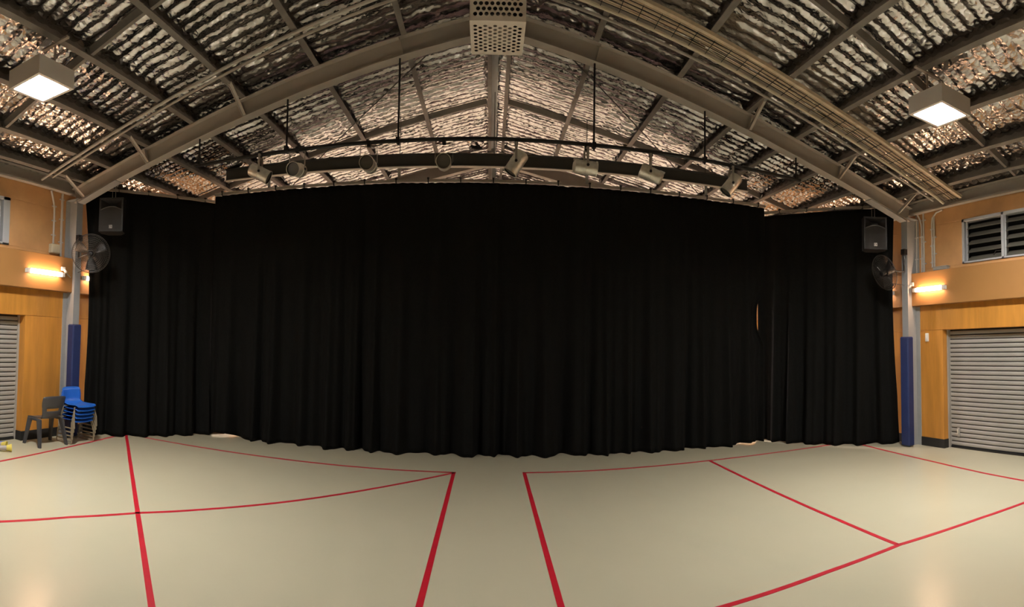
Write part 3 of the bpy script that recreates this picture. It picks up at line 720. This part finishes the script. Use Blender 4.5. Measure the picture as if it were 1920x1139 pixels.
# ================================================================== SPEAKERS
def speaker(c, yaw, tilt, label, ztop):
    T = thing('loudspeaker', c, label, 'speaker', 'hanging loudspeakers')
    hw, hh, d = .21, .29, .17
    def xf(m):
        Rm = np.array(Euler((tilt,0,yaw)).to_matrix()); m.v = [tuple(np.array(c)+Rm@np.array(p)) for p in m.v]; return m
    m = MB(); pl = [(-hw,-d),(hw,-d),(hw,.02),(hw*.55,d),(-hw*.55,d),(-hw,.02)]
    m.add([(x,y,-hh) for x,y in pl]+[(x,y,hh) for x,y in pl], [(5,4,3,2,1,0),(6,7,8,9,10,11)]+[(i,(i+1)%6,6+(i+1)%6,6+i) for i in range(6) if i != 0])
    # front baffle: frame round a sunk horn mouth
    fr = [(-hw,-hh),(hw,-hh),(hw,hh),(-hw,hh)]
    m.box((-hw,-d-.012,-hh),(-hw+.028,-d,hh)).box((hw-.028,-d-.012,-hh),(hw,-d,hh)).box((-hw,-d-.012,hh-.028),(hw,-d,hh)).box((-hw,-d-.012,-hh),(hw,-d,-hh+.028))
    cab = xf(m).build('cabinet', M['speaker'], T)
    # horn recess panel (dark) and grille with arched top
    h = MB().add([(-hw+.028,-d+.003,.09),(hw-.028,-d+.003,.09),(hw-.028,-d+.003,hh-.028),(-hw+.028,-d+.003,hh-.028), (-.07,-d+.10,.13),(.07,-d+.10,.13),(.07,-d+.10,.21),(-.07,-d+.10,.21)],
              [(0,1,5,4),(1,2,6,5),(2,3,7,6),(3,0,4,7),(4,5,6,7)])
    xf(h).build('horn', M['blackpl'], T)
    top = [( -hw+.028+(2*hw-.056)*k/16, .085+.055*math.sin(math.pi*k/16)) for k in range(17)]
    g = MB(); pts = [(-hw+.028,-hh+.028),(hw-.028,-hh+.028)]+top[::-1]
    g.extrude(pts, (0,-d-.016,0), (0,-d+.002,0), (1,0,0), (0,0,1)); xf(g).build('grille', M['grille'], T)
    lip = MB().tube([(p[0],-d-.014,p[1]) for p in top], .010, 6); xf(lip).build('horn_lip', M['speaker'], T)
    # badge: pale square with dark lettering
    b = xf(MB().box((-.028,-d-.020,-.235),(.028,-d-.015,-.18))).build('badge', M['whitepl'], T)
    l = MB(); yb = -d-.0215
    def st(x0,z0,x1,z1,w_=.006): l.bar((x0,yb,z0),(x1,yb,z1), .003, w_, (-(z1-z0),0,(x1-x0)))
    st(-.020,-.186,-.020,-.229); st(-.020,-.188,-.004,-.188); st(-.020,-.207,-.006,-.207); st(-.020,-.227,-.004,-.227)
    st(.001,-.187,.010,-.228); st(.020,-.187,.010,-.228)
    xf(l).build('badge_lettering', M['black'], b)
    for q in (-.035,.035):
        p = np.array(c)+np.array([q,0,hh]); MB().tube([p, (p[0],p[1],ztop)], .006, 6).build('chain', M['rail'], T)
    MB().box((c[0]-.07,c[1]-.02,ztop),(c[0]+.07,c[1]+.02,ztop+.02)).build('hanger_plate', M['steel'], T)
speaker((-6.02,6.80,3.86), math.radians(28), math.radians(0), 'black loudspeaker hanging before the left side curtain', roof_z(-6.02,ZP)-.05)
speaker((6.32,7.00,3.82), math.radians(-30), math.radians(0), 'black loudspeaker hanging before the right side curtain', roof_z(6.32,ZP)-.05)

# ================================================================== FANS
def fan(c, dr, col_pt, label):
    T = thing('wall_fan', c, label, 'fan', 'wall fans on the columns'); dr = nrm(np.array(dr,float)); c = np.array(c,float)
    e1 = nrm(np.cross(dr,[0,0,1.])); e2 = np.cross(e1,dr); R_ = .32
    def dome(r, side): return side*.075*math.sqrt(max(0,1-(r/R_)**2*.92))
    for side, nm in ((1,'front_guard'),(-1,'rear_guard')):
        g = MB()
        for r in (.06,.09,.12,.15,.18,.21,.24,.27,.30): g.tube([c+dr*dome(r,side)+r*(math.cos(a)*e1+math.sin(a)*e2) for a in np.linspace(0,2*math.pi,40,endpoint=False)], .0017, 4, closed=True)
        for k in range(60):
            a = 2*math.pi*k/60; u = math.cos(a)*e1+math.sin(a)*e2
            g.tube([c+dr*dome(r,side)+r*u for r in (.05,.14,.22,.28,R_)], .0014, 4, cap=False)
        g.build(nm, M['guard'], T)
    MB().tube([c+R_*(math.cos(a)*e1+math.sin(a)*e2) for a in np.linspace(0,2*math.pi,56,endpoint=False)], .006, 6, closed=True).build('guard_rim', M['guard'], T, autos=True)
    for k in range(3):
        a0 = 2*math.pi*k/3+.5; G = []
        for i in range(7):
            r = .05+.23*i/6; row = []
            for j in range(5):
                wv = (j/4-.5); a = a0+wv*(.85-.25*i/6)*(1.15 if i > 1 else .8); u = math.cos(a)*e1+math.sin(a)*e2
                row.append(c+u*r+dr*(wv*.075))
            G.append(row)
        MB().grid(G).build('blade', M['blade'], T, smooth=True, solid=.003)
    MB().lathe([(0,.06),(.03,.055),(.045,.03),(.045,-.02),(.0,-.02)], 18, dr, c).build('hub', M['blackpl'], T, autos=True)
    MB().lathe([(0,-.02),(.065,-.03),(.07,-.06),(.07,-.19),(.05,-.21),(0,-.21)], 20, dr, c).build('motor', M['blackpl'], T, autos=True)
    q = np.array(col_pt,float); back = c-dr*.16
    MB().tube([back, back+(q-back)*np.array([.6,.6,0])+np.array([0,0,-.02]), q+np.array([0,0,-.30]), q+np.array([0,0,.0])], .016, 8).build('bracket_arm', M['black'], T, autos=True)
    MB().cbox(q+np.array([0,0,.05]),(.08,.09,.10)).build('wall_bracket', M['black'], T)
    MB().tube([back+np.array([0,0,.02]), back+np.array([0,0,-.24]), q+np.array([0,0,-.55])], .005, 6).build('power_lead', M['black'], T)
fan((-6.03,6.28,3.15), (.52,-.72,-.18), (xcl+.05,ycl-.04,3.42), 'black caged fan on left column below the loudspeaker')
fan((6.30,6.70,3.10), (-.90,.10,-.36), (xcr-.05,ycr-.04,3.45), 'black caged fan on right column below the loudspeaker')

# ================================================================== CHAIRS
def blue_chair():
    T = thing('plastic_chair', (0,0,0), '', 'chair')
    prof = [(-.225,.745,.195),(-.212,.68,.205),(-.20,.61,.205),(-.188,.54,.20),(-.17,.485,.20),(-.135,.447,.20),(-.09,.432,.205),(0,.425,.21),(.10,.428,.212),(.17,.430,.212),(.205,.418,.208),(.222,.395,.20)]
    G = []
    prof = [(x, z*.875, hw) for x, z, hw in prof]
    for x, z, hw in prof:
        row = []
        for j in range(13):
            t = j/6-1; cv = .018*t*t
            if z > .44: row.append((x+cv*1.6, t*hw, z - (.02*t**6 if z > .645 else 0)))
            else: row.append((x, t*hw, z+cv*.9))
        G.append(row)
    MB().grid(G).build('seat_shell', M['bluechair'], T, smooth=True, solid=.008)
    for s in (-1,1):
        y = s*.215; yb = s*.25
        MB().tube([(.10,s*.15,.355),(.15,y,.35),(.19,yb,.18),(.205,yb,.022),(.19,yb,.012),(-.16,yb,.012),(-.175,yb,.022),(-.15,yb,.20),(-.12,y,.355),(-.08,s*.15,.36)], .011, 8).build('leg_frame', M['frame'], T, autos=True)
    return T
bc = blue_chair(); labs = ['blue plastic chair at the bottom of the stack','blue plastic chair second from the bottom of the stack','blue plastic chair in the middle of the stack',
                           'blue plastic chair second from the top of the stack','blue plastic chair on top of the stack']
for k in range(5):
    o = bc if k == 0 else copy_tree(bc)
    o.location = (-6.255+.014*k, 6.28, .062*k); o.rotation_euler = (0,0,math.radians(-3)); tag(o, labs[k], 'chair', 'stack of blue chairs')
def dark_chair(loc, rz):
    T = thing('plastic_chair', (0,0,0), 'charcoal plastic chair with its back turned, beside the blue stack', 'chair')
    # chair faces +x
    G = []; prof = [(-.245,.80,.215),(-.24,.76,.228),(-.225,.70,.228),(-.21,.645,.22),(-.20,.60,.205),(-.195,.575,.20),(-.19,.555,.195),(-.185,.53,.19),(-.175,.475,.19),(-.15,.44,.19)]
    for x,z,hw in prof:
        G.append([(x+.03*(t*t)-.0, t*hw, z-(.012*t**4 if z > .79 else 0)) for t in np.linspace(-1,1,17)])
    MB().grid(G, keep=lambda i,j: not (4 <= i <= 5 and 3 <= j <= 12)).build('backrest', M['darkchair'], T, smooth=True, solid=.012)
    G = [[(x, t*hw, z+.015*t*t) for t in np.linspace(-1,1,13)] for x,z,hw in [(-.165,.46,.19),(-.12,.437,.20),(0,.43,.215),(.12,.433,.22),(.18,.43,.22),(.21,.405,.21)]]
    MB().grid(G).build('seat', M['darkchair'], T, smooth=True, solid=.012)
    for s_ in (-1,1): MB().bbox((-.17,s_*.22-.015,.395),(.17,s_*.22+.015,.44),.01).build('side_rail', M['darkchair'], T)
    for fx, fy, tx in ((-.225,-.27,-.12),(-.225,.27,-.12),(.20,-.265,.12),(.20,.265,.12)):
        s = 1 if fy > 0 else -1; p0 = np.array([tx,s*.222,.425]); p1 = np.array([fx,fy,.0]); m = MB()
        vs = []
        for p, wx, wy in ((p0,.046,.020),(p1,.026,.016)):
            for a,b in ((-1,-1),(1,-1),(1,1),(-1,1)): vs.append(p+np.array([a*wx,b*wy,0]))
        m.add(vs, [(0,1,2,3),(7,6,5,4),(0,4,5,1),(1,5,6,2),(2,6,7,3),(3,7,4,0)]).build('leg', M['darkchair'], T)
    T.location = loc; T.rotation_euler = (0,0,rz); return T
dark_chair((-6.36,5.70,0), math.radians(176))

# yellow-capped toys at the left picture edge
def toy(p, d, label):
    T = thing('toy_tube', p, label, 'toy', 'toys on the floor at the left edge'); d = nrm(np.array(d,float)); p = np.array(p,float)
    MB().lathe([(0,-.30),(.035,-.30),(.037,-.06),(.034,-.05)], 16, d, p).build('tube', M['greypl'], T, autos=True)
    MB().lathe([(.036,-.06),(.042,-.05),(.045,-.02),(.056,0),(.058,.02),(.050,.022),(.040,.005),(.018,-.005),(0,-.005)], 18, d, p).build('end_cap', M['yellow'], T, autos=True)
toy((-6.20,4.87,.058), (.55,.80,.02), 'grey tube with a yellow cap on the floor, nearer the viewer')
toy((-6.40,4.93,.058), (.80,.45,.02), 'grey tube with a yellow cap on the floor, nearer the roller door')
T = thing('toy_disc', (-6.60,5.02,0), 'blue plastic piece on the floor against the left roller door', 'toy', 'toys on the floor at the left edge')
MB().lathe([(0,.0),(.085,.0),(.095,.02),(.085,.05),(.05,.055),(.04,.04),(0,.04)], 20, (0,0,1), (-6.60,5.00,.002)).build('disc', M['bluepl'], T, autos=True)
